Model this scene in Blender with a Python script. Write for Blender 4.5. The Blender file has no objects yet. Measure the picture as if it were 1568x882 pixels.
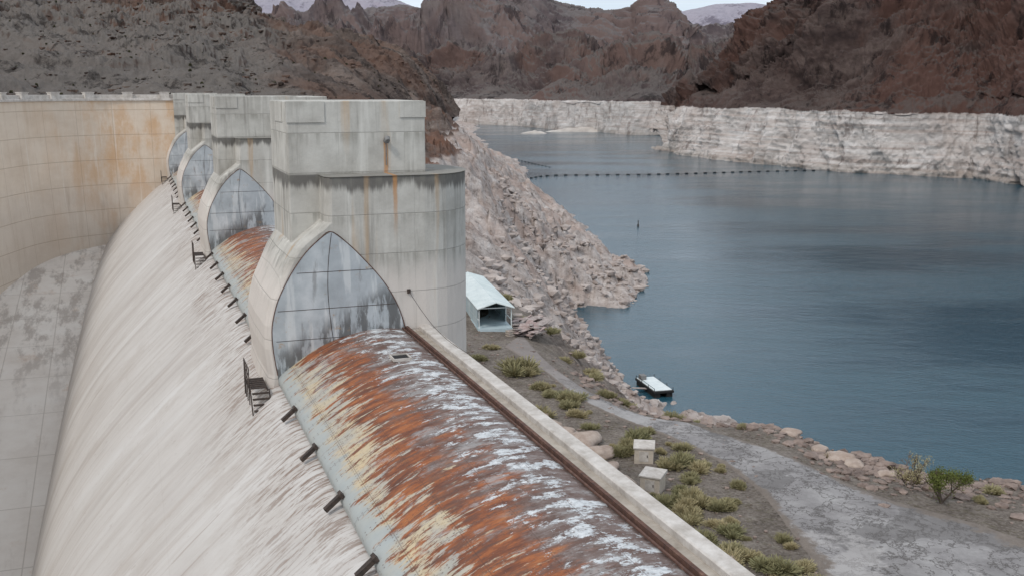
import bpy, bmesh, math, random
import numpy as np
from mathutils import Vector, noise, Matrix
random.seed(7); np.random.seed(7)
H=56.0
# canyon lines unprojected from image pixels, metres (east, north, height above the lake)
RB=[(138,1030,-3),(143,977,-3),(166,903,-3),(188,825,-3),(215,765,-3),(231,719,-3),(268,698,-3),(303,678,-3),(310,632,-3),(302,526,-3),(266,377,-3)]
RT=[(146,1010,1),(147.5,960,17),(169.7,915,40),(191.6,850,41.6),(218.6,778,41),(233.8,735,41),(269,708,40.6),(304.8,690,40.2),(312,645,39.6),(308,545,38.8),(273,395,37.5)]
RR=[(158,1060,18),(172,1060,36),(184,1000,54),(223,1000,93),(257,1000,138),(297,1000,184),(366,1000,218),(416,980,232),(440,950,237),(487,900,232),(527,800,213)]
MB=[(-212,1873,-3),(-106,1837,-3),(-47,1738,-3),(16,1649,-3),(70,1495,-3),(118,1408,-3),(161,1330,-3),(210,1330,-3),(253,1294,-3),(325,1261,-3)]
MT=[(-214,1890,41),(-107,1850,40.5),(-47,1752,40.3),(16.4,1665,40),(70.6,1510,40.6),(119,1424,40.6),(162,1346,40),(212,1346,40),(257,1320,40),(337,1310,40)]
MF=[(-287,2100,112),(-172,2100,100),(-82,2100,130),(20,2050,104),(97,2100,142),(182,2050,116),(270,2050,140),(337,2000,98),(410,2000,120),(531,2000,145)]
MR=[(-884,3000,186),(-756,3000,177),(-645,3000,205),(-553,3000,240),(-407,3000,268),(-298,3000,285),(-252,3000,280),(-170,3000,284),(-62,3000,316),(56,3000,300),(120,3000,272),(193,3000,250),(284,3000,236),(347,3000,250),(392,3000,268),(429,3000,248),(467,3000,202),(539,3000,208),(612,3000,215),(702,3000,230),(865,3000,262)]
FR=[(-2812,8000,899),(-1997,8000,825),(-1467,8000,800),(-1082,8000,750),(-890,8000,705),(-697,8000,640),(-407,8000,600),(78,8000,575),(514,8000,600),(659,8000,628),(853,8000,632),(1047,8000,605),(1241,8000,612),(1530,8000,668),(1771,8000,680),(2014,8000,655),(2496,8000,702)]
L0=[(-96,150,51.3),(-80,165,52.3),(-67,172,52.2),(-54,180,52),(-41,200,50.9),(-34,300,48.4),(-34,450,44),(-31,600,38.9)]
L1=[(-127,200,58.2),(-101,210,57),(-84,215,57),(-65,220,57),(-51,250,56.5),(-40,350,54.5),(-38,480,52.5),(-36,620,45.9)]
L2=[(-170,270,68.6),(-139,290,67.8),(-116,300,67.3),(-100,320,69),(-81,330,69.5),(-61,380,67),(-48,480,62.7),(-42,650,51.3)]
L3=[(-235.9,380.0,100.4),(-180.1,380.0,87.2),(-149.8,390.0,83.4),(-132.0,400.0,81.8),(-110.3,400.0,78.2),(-83.3,450.0,74),(-61.8,550.0,69),(-51.2,700.0,55.0)]
L4=[(-293.5,480.0,150.3),(-225.5,480.0,117.6),(-182.7,480.0,112.1),(-154.1,480.0,112),(-122,450.0,101),(-121,500.0,78),(-84,600.0,75),(-63.5,720.0,62)]

# ---------------------------------------------------------------- node helpers
class NB:
    def __init__(s,name):
        s.m=bpy.data.materials.new(name); s.m.use_nodes=True
        s.t=s.m.node_tree; s.n=s.t.nodes; s.l=s.t.links
        s.b=s.n.get('Principled BSDF'); s._tc=None
    def _in(s,sock,v):
        if isinstance(v,bpy.types.NodeSocket): s.l.new(v,sock)
        else:
            if hasattr(sock.default_value,'__len__') and not hasattr(v,'__len__'): v=(v,)*len(sock.default_value)
            if hasattr(v,'__len__') and len(v)==3 and len(sock.default_value)==4: v=tuple(v)+(1,)
            sock.default_value=v
    def tc(s,k='Object'):
        if not s._tc: s._tc=s.n.new('ShaderNodeTexCoord')
        return s._tc.outputs[k]
    def pos(s): return s.n.new('ShaderNodeNewGeometry').outputs['Position']
    def nrm(s): return s.n.new('ShaderNodeNewGeometry').outputs['Normal']
    def attr(s,name):
        a=s.n.new('ShaderNodeAttribute'); a.attribute_name=name; return a.outputs['Color']
    def map(s,v,sc=(1,1,1),loc=(0,0,0),rot=(0,0,0)):
        m=s.n.new('ShaderNodeMapping'); s._in(m.inputs['Vector'],v); m.inputs['Scale'].default_value=sc
        m.inputs['Location'].default_value=loc; m.inputs['Rotation'].default_value=rot; return m.outputs[0]
    def noise(s,v,sc=1,det=4,ro=.55,dist=0):
        t=s.n.new('ShaderNodeTexNoise'); s._in(t.inputs['Vector'],v); t.inputs['Scale'].default_value=sc
        t.inputs['Detail'].default_value=det; t.inputs['Roughness'].default_value=ro; t.inputs['Distortion'].default_value=dist
        return t.outputs['Fac']
    def vor(s,v,sc=1,feat='DISTANCE_TO_EDGE',out='Distance'):
        t=s.n.new('ShaderNodeTexVoronoi'); t.feature=feat; s._in(t.inputs['Vector'],v); t.inputs['Scale'].default_value=sc
        return t.outputs[out]
    def ma(s,op,a,b=0.0,c=None):
        t=s.n.new('ShaderNodeMath'); t.operation=op; s._in(t.inputs[0],a); s._in(t.inputs[1],b)
        if c is not None: s._in(t.inputs[2],c)
        return t.outputs[0]
    def mul(s,a,b): return s.ma('MULTIPLY',a,b)
    def ss(s,x,a,b):
        t=s.n.new('ShaderNodeMapRange'); t.interpolation_type='SMOOTHSTEP'; s._in(t.inputs['Value'],x)
        if a<=b:
            t.inputs['From Min'].default_value=a; t.inputs['From Max'].default_value=b
        else:
            t.inputs['From Min'].default_value=b; t.inputs['From Max'].default_value=a
            t.inputs['To Min'].default_value=1; t.inputs['To Max'].default_value=0
        return t.outputs[0]
    def sep(s,v):
        t=s.n.new('ShaderNodeSeparateXYZ'); s._in(t.inputs[0],v); return t.outputs
    def mix(s,f,a,b,bt='MIX'):
        t=s.n.new('ShaderNodeMix'); t.data_type='RGBA'; t.blend_type=bt
        s._in(t.inputs[0],f); s._in(t.inputs[6],a); s._in(t.inputs[7],b); return t.outputs[2]
    def ramp(s,f,st):
        t=s.n.new('ShaderNodeValToRGB'); s._in(t.inputs[0],f); e=t.color_ramp.elements
        e[0].position=st[0][0]; e[0].color=tuple(st[0][1])+(1,); e[1].position=st[-1][0]; e[1].color=tuple(st[-1][1])+(1,)
        for p,c in st[1:-1]:
            q=e.new(p); q.color=tuple(c)+(1,)
        return t.outputs[0]
    def bump(s,h,st=.5,d=.05,n=None):
        t=s.n.new('ShaderNodeBump'); s._in(t.inputs['Height'],h); t.inputs['Strength'].default_value=st; t.inputs['Distance'].default_value=d
        if n is not None: s._in(t.inputs['Normal'],n)
        return t.outputs[0]
    def fin(s,col,rough=.9,bump=None,metal=0,spec=.3):
        s._in(s.b.inputs['Base Color'],col); s._in(s.b.inputs['Roughness'],rough); s._in(s.b.inputs['Metallic'],metal)
        s.b.inputs['Specular IOR Level'].default_value=spec
        if bump is not None: s._in(s.b.inputs['Normal'],bump)
        return s.m
def line(n,x,period,w,off=0.0):
    f=n.ma('FRACT',n.ma('DIVIDE',n.ma('ADD',x,off+1000*period),period))
    dd=n.ma('MINIMUM',f,n.ma('SUBTRACT',1.0,f))
    return n.ss(dd,w/period,w/period*.3)

# ---------------------------------------------------------------- materials
def m_pier():
    n=NB('weathered_concrete'); o=n.tc(); x,y,z=n.sep(o)
    c=n.ramp(n.noise(o,.45,8,.68),[(.3,(.34,.32,.285)),(.5,(.45,.43,.39)),(.7,(.56,.54,.495))])
    low=n.ss(n.ma('ADD',z,n.mul(n.noise(o,.6,3),1.2)),50.6,49.0)
    c=n.mix(n.mul(low,.85),c,(.62,.56,.51))
    st=n.noise(n.map(o,(2.2,2.2,.14)),1,7,.68)
    up=n.ma('SUBTRACT',1.0,n.mul(low,.75))
    c=n.mix(n.mul(n.ss(st,.50,.68),n.mul(up,.68)),c,(.24,.225,.20))
    st2=n.noise(n.map(o,(1.3,1.3,.10),(9,3,1)),1,5,.6)
    c=n.mix(n.mul(n.ss(st2,.55,.70),.7),c,(.64,.62,.57))
    b1=n.mul(n.ss(n.ma('ADD',z,n.mul(st,1.6)),52.95,53.3),n.ss(z,52.86,52.76))
    c=n.mix(n.mul(b1,.85),c,(.09,.083,.075))
    fz=n.ma('FRACT',n.ma('DIVIDE',n.ma('ADD',z,.35),1.52))
    c=n.mix(n.mul(n.mul(n.ss(fz,.55,1.0),n.ss(n.noise(n.map(o,(3,3,.3),(4,4,1)),1,5,.6),.45,.6)),n.mul(up,.5)),c,(.22,.21,.18))
    rs=n.noise(n.map(o,(1.1,1.1,.07),(2,7,4)),1,4,.5)
    c=n.mix(n.mul(n.ss(rs,.62,.72),.5),c,(.46,.30,.16))
    lx=n.ss(n.ma('ABSOLUTE',n.ma('SUBTRACT',n.ma('ADD',x,n.mul(n.noise(o,2,3),.1)),9.5)),.12,.04)
    c=n.mix(n.mul(n.mul(lx,n.ss(z,54.2,53.9)),n.mul(n.ss(z,50.0,52.6),.75)),c,(.45,.22,.08))
    j=line(n,z,1.52,.025,.35); j2=line(n,x,2.6,.015,.2)
    j=n.ma('MAXIMUM',j,n.mul(j2,.5))
    c=n.mix(n.mul(j,.4),c,(.2,.185,.16))
    h=n.ma('SUBTRACT',n.noise(o,9,6,.7),n.mul(j,.8))
    return n.fin(c,.92,n.bump(h,.5,.03))
def m_ogee():
    n=NB('spillway_concrete'); uv=n.tc('UV'); u,s,_=n.sep(uv)
    c=n.ramp(n.noise(n.map(uv,(.25,.12,1)),1,8,.68),[(.3,(.46,.425,.395)),(.5,(.54,.51,.48)),(.7,(.60,.575,.55))])
    a=n.noise(n.map(uv,(1.7,.05,1)),1,8,.66)
    c=n.mix(n.mul(n.ss(a,.50,.68),.50),c,(.42,.365,.325))
    a2=n.noise(n.map(uv,(.45,.04,1),(4,2,0)),1,6,.64)
    c=n.mix(n.mul(n.ss(a2,.51,.66),.55),c,(.40,.355,.325))
    a3=n.noise(n.map(uv,(.30,.03,1),(14,2,0)),1,4,.6)
    c=n.mix(n.mul(n.ss(a3,.56,.66),.4),c,(.62,.605,.585))
    pat=n.noise(n.map(uv,(.18,.16,1),(44,2,0)),1,9,.72)
    c=n.mix(n.mul(n.ss(pat,.52,.64),.45),c,(.43,.385,.345))
    sp=n.noise(n.map(uv,(4.6,.75,1),(1,5,0)),1,9,.76)
    nz=n.ss(n.ma('ADD',s,n.mul(n.noise(n.map(uv,(.35,.15,1)),1,4),7)),8.2,3.4)
    c=n.mix(n.mul(n.ss(sp,.485,.57),n.mul(nz,.85)),c,(.19,.125,.09))
    sp2=n.noise(n.map(uv,(2.8,.12,1),(41,5,0)),1,8,.7)
    c=n.mix(n.mul(n.ss(sp2,.60,.66),.45),c,(.27,.20,.16))
    pk=n.noise(n.map(uv,(2.0,1.6,1),(1,15,0)),1,9,.75)
    c=n.mix(n.mul(n.ss(pk,.58,.66),.4),c,(.33,.27,.23))
    j=n.ma('MAXIMUM',line(n,u,9.1,.03,1.0),n.mul(line(n,s,6.1,.02),.3))
    c=n.mix(n.mul(j,.35),c,(.3,.26,.23))
    h=n.ma('ADD',n.noise(n.map(uv,(4,1.5,1)),1,8,.7),n.mul(sp,.4))
    return n.fin(c,.9,n.bump(h,.5,.04))
def m_endwall():
    n=NB('stained_wall_concrete'); uv=n.tc('UV'); u,s,_=n.sep(uv)
    c=n.ramp(n.noise(n.map(uv,(.12,.2,1)),1,6,.65),[(.3,(.56,.455,.355)),(.6,(.68,.58,.475))])
    c=n.mix(n.mul(n.ss(n.noise(n.map(uv,(.9,.09,1)),1,6,.6),.52,.68),.45),c,(.50,.385,.28))
    c=n.mix(n.mul(n.mul(n.ss(u,24,7),n.ss(n.noise(n.map(uv,(.30,.14,1),(3,1,0)),1,7,.68),.40,.64)),.7),c,(.54,.32,.16))
    lowz=n.ss(n.ma('ADD',s,n.mul(n.noise(uv,.25,3),4)),12,16)
    c=n.mix(n.mul(lowz,.40),c,(.53,.48,.43))
    c=n.mix(n.mul(n.ss(n.noise(n.map(uv,(.5,.05,1),(5,1,0)),1,6,.65),.56,.70),n.mul(lowz,.5)),c,(.38,.29,.22))
    c=n.mix(n.mul(n.ss(n.noise(n.map(uv,(1.8,.05,1),(25,1,0)),1,6,.65),.58,.66),.4),c,(.70,.65,.58))
    j=n.ma('MAXIMUM',line(n,s,3.05,.06,.6),n.mul(line(n,u,4.57,.05,.4),.8))
    c=n.mix(n.mul(j,.5),c,(.34,.25,.18))
    return n.fin(c,.92,n.bump(n.ma('SUBTRACT',n.noise(uv,4,7,.7),j),.4,.04))
def m_floor():
    n=NB('trough_floor_concrete'); o=n.tc(); x,y,z=n.sep(o)
    c=n.ramp(n.noise(o,.16,9,.7),[(.3,(.54,.48,.425)),(.5,(.63,.575,.52)),(.7,(.68,.64,.59))])
    c=n.mix(n.mul(n.ss(n.noise(n.map(o,(.6,.09,1),(3,0,0),(0,0,.35)),1,9,.72),.47,.60),n.mul(n.ss(y,84,108),.75)),c,(.33,.285,.25))
    c=n.mix(n.mul(n.ss(n.noise(n.map(o,(.9,.10,1),(23,0,0)),1,8,.7),.56,.68),.4),c,(.47,.41,.36))
    c=n.mix(n.mul(n.ss(n.noise(n.map(o,(.3,.2,1),(8,3,0)),1,8,.74),.57,.68),.45),c,(.50,.36,.27))
    j=n.ma('MAXIMUM',line(n,y,7.6,.07),line(n,x,4,.06))
    c=n.mix(n.mul(j,.5),c,(.3,.25,.21))
    return n.fin(c,.85,n.bump(n.noise(o,3,8,.7),.4,.05))
def m_gate():
    n=NB('rusted_gate_steel'); uv=n.tc('UV'); u,s,_=n.sep(uv)
    big=n.noise(n.map(uv,(.30,.35,1)),1,5,.62)
    med=n.noise(n.map(uv,(1.3,.9,1),(8,1,3)),1,6,.65)
    t=n.ma('ADD',n.ma('DIVIDE',s,5.6),n.ma('ADD',n.mul(n.ma('SUBTRACT',big,.5),.40),n.mul(n.ma('SUBTRACT',med,.5),.35)))
    rust=n.ramp(n.noise(n.map(uv,(2.2,.6,1)),1,10,.74),[(.34,(.075,.032,.022)),(.45,(.16,.055,.028)),(.54,(.29,.092,.032)),(.63,(.39,.145,.05)),(.76,(.45,.26,.13))])
    dark=n.ramp(n.noise(n.map(uv,(2.5,1.1,1),(3,3,0)),1,10,.76),[(.35,(.085,.052,.043)),(.50,(.165,.12,.105)),(.60,(.27,.245,.235)),(.70,(.40,.395,.39))])
    f=n.noise(n.map(uv,(1.1,.45,1),(13,3,0)),1,8,.7)
    base=n.mix(n.ss(n.ma('ADD',t,n.mul(n.ma('SUBTRACT',f,.5),1.2)),.28,.50),dark,rust)
    base=n.mix(n.mul(n.ss(n.noise(n.map(uv,(2.6,.45,1),(23,3,0)),1,10,.74),.51,.60),.72),base,(.11,.06,.045))
    # faded paint left in larger grey areas
    gp=n.noise(n.map(uv,(.8,.35,1),(53,3,0)),1,9,.72)
    base=n.mix(n.mul(n.ss(gp,.55,.62),.6),base,n.mix(med,(.24,.24,.24),(.44,.44,.43)))
    cream=n.ramp(n.noise(n.map(uv,(.9,.6,1),(6,2,0)),1,7,.65),[(.3,(.31,.33,.32)),(.46,(.43,.405,.34)),(.62,(.55,.45,.29))])
    fl=n.noise(n.map(uv,(3.0,.65,1),(1,9,0)),1,11,.75)
    thr=n.ma('ADD',fl,n.mul(n.ma('SUBTRACT',n.ma('MINIMUM',t,.95),.74),.42))
    base=n.mix(n.mul(n.ss(thr,.475,.525),.92),base,cream)
    wf=n.noise(n.map(uv,(1.9,1.0,1),(5,4,2)),1,13,.78)
    thr2=n.ma('ADD',wf,n.mul(n.ma('SUBTRACT',.20,n.ma('ABSOLUTE',n.ma('SUBTRACT',t,.18))),.36))
    wc=n.ramp(n.noise(n.map(uv,(6,4,1)),1,8,.7),[(.35,(.36,.37,.38)),(.5,(.56,.58,.59)),(.65,(.73,.74,.74))])
    base=n.mix(n.mul(n.ss(thr2,.555,.573),.93),base,wc)
    pit=n.noise(n.map(uv,(9,5,1)),1,9,.8)
    base=n.mix(n.mul(n.ss(pit,.53,.64),.6),base,(.11,.06,.042))
    lip=n.ss(n.ma('ADD',s,n.mul(n.ma('SUBTRACT',fl,.5),3.4)),4.72,5.1)
    base=n.mix(n.mul(lip,.82),base,n.mix(med,(.27,.30,.305),(.43,.455,.445)))
    seam=n.ma('MAXIMUM',line(n,u,1.9,.018),n.mul(line(n,s,1.25,.018,.3),.8))
    base=n.mix(n.mul(seam,.5),base,(.08,.045,.035))
    def rivets(pu,ps,off,x_,y_):
        us=n.ma('SUBTRACT',x_,n.mul(n.ma('ROUND',n.ma('DIVIDE',x_,pu)),pu))
        vs=n.ma('SUBTRACT',y_,n.mul(n.ma('ROUND',n.ma('DIVIDE',y_,ps)),ps))
        r=n.ma('SQRT',n.ma('ADD',n.ma('POWER',n.ma('SUBTRACT',n.ma('ABSOLUTE',us),off),2.0),n.ma('POWER',vs,2.0)))
        return n.ss(r,.03,.016)
    riv=n.ma('MAXIMUM',rivets(.95,.17,.07,u,s),rivets(1.25,.17,.06,n.ma('ADD',s,.3),u))
    base=n.mix(n.mul(riv,.55),base,(.11,.065,.05))
    h=n.ma('ADD',n.ma('ADD',n.mul(riv,1.0),n.mul(n.ss(thr2,.55,.58),.3)),n.mul(pit,.6))
    h=n.ma('SUBTRACT',h,n.mul(seam,.5))
    return n.fin(base,.72,n.bump(h,.6,.02),0,.35)
def m_plate():
    n=NB('galvanised_seal_plate'); o=n.tc(); x,y,z=n.sep(o)
    c=n.ramp(n.noise(o,.9,6,.6),[(.3,(.33,.355,.37)),(.5,(.43,.46,.475)),(.7,(.57,.59,.60))])
    sh=n.ma('GREATER_THAN',x,6.83); c=n.mix(n.mul(sh,.3),c,(.35,.375,.40))
    c=n.mix(n.mul(n.ss(n.noise(n.map(o,(3,3,.5)),1,7,.65),.56,.68),.55),c,(.19,.185,.18))
    c=n.mix(n.mul(n.ss(n.noise(n.map(o,(1.6,1,.25),(4,4,4)),1,6,.6),.54,.62),.55),c,(.66,.67,.66))
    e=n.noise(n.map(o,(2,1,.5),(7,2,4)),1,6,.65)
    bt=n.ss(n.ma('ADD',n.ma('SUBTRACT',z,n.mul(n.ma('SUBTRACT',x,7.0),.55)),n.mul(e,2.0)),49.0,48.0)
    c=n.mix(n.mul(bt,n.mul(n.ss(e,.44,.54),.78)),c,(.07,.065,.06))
    c=n.mix(n.mul(n.ss(n.noise(o,2.3,7,.7),.60,.69),.6),c,(.36,.24,.14))
    return n.fin(c,.5,n.bump(n.noise(o,6,5,.6),.2,.02),.2,.5)
def m_rust():
    n=NB('dark_rust'); o=n.tc()
    c=n.ramp(n.noise(o,5,6,.7),[(.3,(.05,.032,.028)),(.55,(.12,.062,.045)),(.75,(.22,.13,.09))])
    return n.fin(c,.85,n.bump(n.noise(o,20,4),.3,.01))
def m_simple(name,c1,c2,sc=2,rough=.8,metal=0,b=.3,bd=.02):
    n=NB(name); o=n.tc()
    c=n.ramp(n.noise(o,sc,8,.7),[(.32,c1),(.68,c2)])
    return n.fin(c,rough,n.bump(n.noise(o,sc*6,6,.7),b,bd),metal)
def rockcol(n,p,sc,dark,mid,light,red):
    c=n.ramp(n.noise(n.map(p,(1,1,2.0)),sc,10,.72),[(.30,dark),(.47,mid),(.62,light)])
    c=n.mix(n.mul(n.ss(n.noise(p,sc*.3,6,.65,.5),.45,.57),.75),c,red)
    return c
def m_mountain(name,sc,dark,mid,light,red,scree,ring=True,bd=2.0,sl=(.62,.80),hill=False):
    n=NB(name); p=n.pos(); x,y,z=n.sep(p)
    c=rockcol(n,p,sc,dark,mid,light,red)
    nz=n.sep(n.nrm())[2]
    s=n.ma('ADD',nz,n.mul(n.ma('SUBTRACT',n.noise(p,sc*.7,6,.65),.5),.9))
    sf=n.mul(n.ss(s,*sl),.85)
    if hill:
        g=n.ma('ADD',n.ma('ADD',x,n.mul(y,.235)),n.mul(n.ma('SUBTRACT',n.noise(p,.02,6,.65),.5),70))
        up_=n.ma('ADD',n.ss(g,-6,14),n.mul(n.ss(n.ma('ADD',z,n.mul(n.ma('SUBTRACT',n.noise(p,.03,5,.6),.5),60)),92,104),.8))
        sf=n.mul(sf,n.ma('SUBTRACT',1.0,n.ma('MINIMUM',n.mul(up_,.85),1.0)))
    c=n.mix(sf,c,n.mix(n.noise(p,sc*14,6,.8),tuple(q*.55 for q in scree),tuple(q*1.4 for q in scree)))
    dk=n.noise(n.map(p,(1,1,.5),(31,7,3)),sc*2.2,10,.75)
    c=n.mix(n.mul(n.ss(dk,.52,.62),.75),c,tuple(q*.45 for q in dark))
    h=n.noise(p,sc*2.0,12,.78)
    if ring:
        e=n.ma('ADD',z,n.mul(n.ma('SUBTRACT',n.noise(p,.022,8,.75),.5),11))
        f=n.ss(e,41.6,40.4)
        w=n.ramp(n.noise(n.map(p,(.5,.5,2.2)),.09,10,.72),[(.3,(.34,.295,.27)),(.46,(.53,.485,.455)),(.64,(.68,.645,.62))])
        st=n.noise(n.map(p,(.03,.03,1.1)),.5,5,.6)
        w=n.mix(n.mul(n.ss(st,.5,.62),.45),w,(.40,.30,.255))
        gl=n.noise(n.map(p,(1,1,.45),(3,9,1)),.07,10,.74)
        w=n.mix(n.mul(n.ss(gl,.53,.64),.7),w,(.18,.145,.13))
        lg=n.noise(p,.012,5,.6)
        w=n.mix(n.mul(n.ss(lg,.5,.62),.4),w,(.42,.34,.30))
        w=n.mix(n.mul(n.ss(z,7,1),.45),w,(.32,.27,.23))
        c=n.mix(f,c,w)
    return n.fin(c,.95,n.bump(h,1.0,bd),0,.15)
def m_terrain():
    n=NB('terrain_ground'); p=n.pos(); x,y,z=n.sep(p)
    zone=n.sep(n.attr('zone'))
    w=n.ramp(n.noise(n.map(p,(1,1,1.6)),.22,12,.75),[(.32,(.17,.14,.125)),(.44,(.35,.295,.265)),(.56,(.49,.43,.395)),(.68,(.66,.615,.58))])
    w=n.mix(n.mul(n.ss(n.noise(p,.035,6,.65),.46,.62),.6),w,(.39,.275,.225))
    w=n.mix(n.mul(n.ss(n.noise(p,.6,9,.78),.53,.61),.65),w,(.12,.095,.08))
    e=n.ma('ADD',z,n.mul(n.ma('SUBTRACT',n.noise(p,.06,6,.7),.5),5))
    up=rockcol(n,p,.12,(.05,.035,.03),(.12,.085,.07),(.22,.18,.155),(.17,.085,.055))
    c=n.mix(n.ss(e,41.5,42.5),w,up)
    nearb=n.mul(n.ss(y,150,120),n.ss(z,0,6))
    bk=n.ramp(n.noise(p,.8,10,.75),[(.32,(.08,.06,.05)),(.5,(.19,.155,.13)),(.7,(.36,.30,.26))])
    c=n.mix(nearb,c,bk)
    g=n.ramp(n.noise(p,.5,11,.78),[(.34,(.085,.068,.055)),(.5,(.175,.145,.12)),(.66,(.30,.26,.225))])
    g=n.mix(n.mul(n.ss(n.noise(p,.09,5,.6),.5,.62),.5),g,(.25,.215,.195))
    g=n.mix(n.mul(n.ss(n.noise(p,1.7,8,.75),.52,.60),.5),g,(.125,.11,.06))
    peb=n.vor(p,7,'F1','Color')
    g=n.mix(.3,g,n.mix(n.sep(peb)[0],(.07,.055,.045),(.40,.35,.31)))
    c=n.mix(zone[0],c,g)
    h=n.ma('ADD',n.noise(p,1.0,12,.78),n.mul(n.vor(p,2.5,'F1'),.35))
    return n.fin(c,.95,n.bump(h,.9,.4),0,.15)
def m_road():
    n=NB('weathered_asphalt'); p=n.pos(); uv=n.tc('UV'); ux,uy,_=n.sep(uv)
    c=n.ramp(n.noise(p,.35,11,.76),[(.32,(.17,.158,.155)),(.5,(.255,.24,.235)),(.68,(.35,.335,.325))])
    q=n.noise(n.map(p,(1,1,1),(3,3,0)),.26,8,.62)
    crk=n.ss(n.ma('ABSOLUTE',n.ma('SUBTRACT',q,.5)),.011,.004)
    q2=n.noise(n.map(p,(1,1,1),(33,13,0)),.5,8,.62)
    crk=n.ma('MAXIMUM',crk,n.ss(n.ma('ABSOLUTE',n.ma('SUBTRACT',q2,.5)),.011,.004))
    q4=n.noise(n.map(p,(1,1,1),(63,23,0)),.35,8,.6)
    crk=n.ma('MAXIMUM',crk,n.ss(n.ma('ABSOLUTE',n.ma('SUBTRACT',q4,.47)),.008,.003))
    c=n.mix(n.mul(crk,.75),c,(.075,.065,.058))
    q3=n.noise(n.map(p,(1,1,1),(5,5,0)),.16,5,.55)
    c=n.mix(n.mul(n.ss(q3,.54,.555),.55),c,(.125,.115,.11))
    c=n.mix(n.mul(n.ss(n.noise(n.map(p,(1,1,1),(15,5,0)),.12,7,.68),.55,.59),.55),c,(.42,.395,.38))
    ed=n.ma('ADD',n.ma('ABSOLUTE',n.ma('SUBTRACT',ux,.5)),n.mul(n.ma('SUBTRACT',n.noise(p,.5,9,.75),.5),.34))
    c=n.mix(n.ss(ed,.38,.43),c,n.mix(n.noise(p,1.5,9,.78),(.07,.055,.045),(.29,.245,.21)))
    c=n.mix(n.mul(n.ss(uy,4.5,1.5),.8),c,(.235,.20,.18))
    return n.fin(c,.9,n.bump(n.ma('SUBTRACT',n.noise(p,9,6,.75),n.mul(crk,1.0)),.5,.04))
def m_water():
    n=NB('lake_water'); p=n.pos()
    patch=n.noise(n.map(p,(1,2.2,1),rot=(0,0,-.35)),.008,6,.62)
    pf=n.ss(patch,.38,.60)
    h=n.ma('ADD',n.mul(n.noise(n.map(p,(1,1.5,1),rot=(0,0,.5)),.9,5,.65),.75),n.mul(n.noise(n.map(p,(1,1.6,1),rot=(0,0,.4)),.14,4,.55),1.6))
    h=n.mul(h,n.ma('ADD',.6,n.mul(pf,.6)))
    c=n.mix(pf,(.012,.050,.075),(.020,.070,.098))
    m=n.fin(c,n.ma('ADD',.09,n.mul(pf,.07)),n.bump(h,.46,.25),0,.5)
    n.b.inputs['IOR'].default_value=1.33
    return m
def m_leaf(name,c1,c2):
    n=NB(name); o=n.n.new('ShaderNodeObjectInfo'); p=n.tc()
    f=n.ma('ADD',n.mul(o.outputs['Random'],.6),n.mul(n.noise(p,3,3),.5))
    return n.fin(n.mix(f,c1,c2),.9,None,0,.1)
M=dict(pier=m_pier(),ogee=m_ogee(),wall=m_endwall(),floor=m_floor(),gate=m_gate(),plate=m_plate(),rust=m_rust(),terrain=m_terrain(),road=m_road(),water=m_water(),
 coping=m_simple('coping_concrete',(.36,.32,.28),(.64,.60,.56),1.6,.9,0,.5,.03),
 stripc=m_simple('crest_slab_concrete',(.26,.22,.18),(.48,.43,.37),1.4,.9,0,.5,.03),
 steel=m_simple('dark_steel',(.035,.03,.028),(.10,.07,.055),6,.7,.3),
 float=m_simple('dark_float_plastic',(.012,.012,.014),(.03,.028,.026),3,.7),
 seam=m_simple('grey_steel_strip',(.14,.14,.14),(.26,.25,.24),6,.7,.1),
 white=m_simple('white_corrugated_metal',(.56,.62,.62),(.74,.78,.77),.6,.5),
 shedwall=m_simple('shed_wall_panel',(.38,.48,.51),(.54,.63,.66),.8,.6),
 box=m_simple('painted_concrete',(.40,.345,.28),(.58,.51,.43),2,.85),
 wood=m_simple('weathered_wood',(.20,.16,.145),(.46,.40,.37),3,.9),
 sheet=m_simple('rusty_sheet_metal',(.24,.15,.135),(.50,.42,.39),1.5,.8),
 boulder=m_simple('pink_boulder_rock',(.28,.205,.165),(.52,.43,.365),1.0,.95,0,.9,.08),
 talus=m_simple('talus_rock',(.20,.155,.135),(.52,.455,.415),.25,.95,0,.8,.1),
 riprap=m_simple('riprap_rock',(.09,.065,.055),(.35,.27,.23),.6,.95,0,.8,.05),
 shrub=m_leaf('dry_brush',(.46,.38,.23),(.21,.21,.11)),
 green=m_leaf('green_foliage',(.09,.12,.03),(.17,.16,.05)),
 bark=m_simple('bark',(.09,.065,.05),(.18,.14,.11),5,.95),
 islet=m_simple('pale_islet_rock',(.34,.30,.27),(.60,.55,.50),.05,.95),
 speck=m_leaf('hillside_brush',(.10,.09,.05),(.05,.05,.03)),
)
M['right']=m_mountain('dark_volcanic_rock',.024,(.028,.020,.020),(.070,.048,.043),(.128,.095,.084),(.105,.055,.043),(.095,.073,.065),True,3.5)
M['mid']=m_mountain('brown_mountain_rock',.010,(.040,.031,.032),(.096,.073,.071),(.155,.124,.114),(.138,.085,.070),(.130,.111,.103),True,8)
M['back']=m_mountain('hazy_mountain_rock',.007,(.082,.066,.073),(.140,.112,.114),(.195,.162,.154),(.185,.130,.117),(.178,.159,.156),False,12)  # rock colours lightened, so air haze is painted into the material
M['far']=m_mountain('haze_tinted_far_rock',.002,(.22,.19,.245),(.27,.235,.285),(.32,.285,.325),(.31,.26,.29),(.31,.29,.33),False,10)  # purple-grey tint paints distance haze into the base colour
M['hill']=m_mountain('scree_hillside',.05,(.038,.027,.023),(.100,.072,.060),(.19,.147,.124),(.135,.074,.052),(.170,.152,.137),True,1.6,(.42,.68),True)

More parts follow.
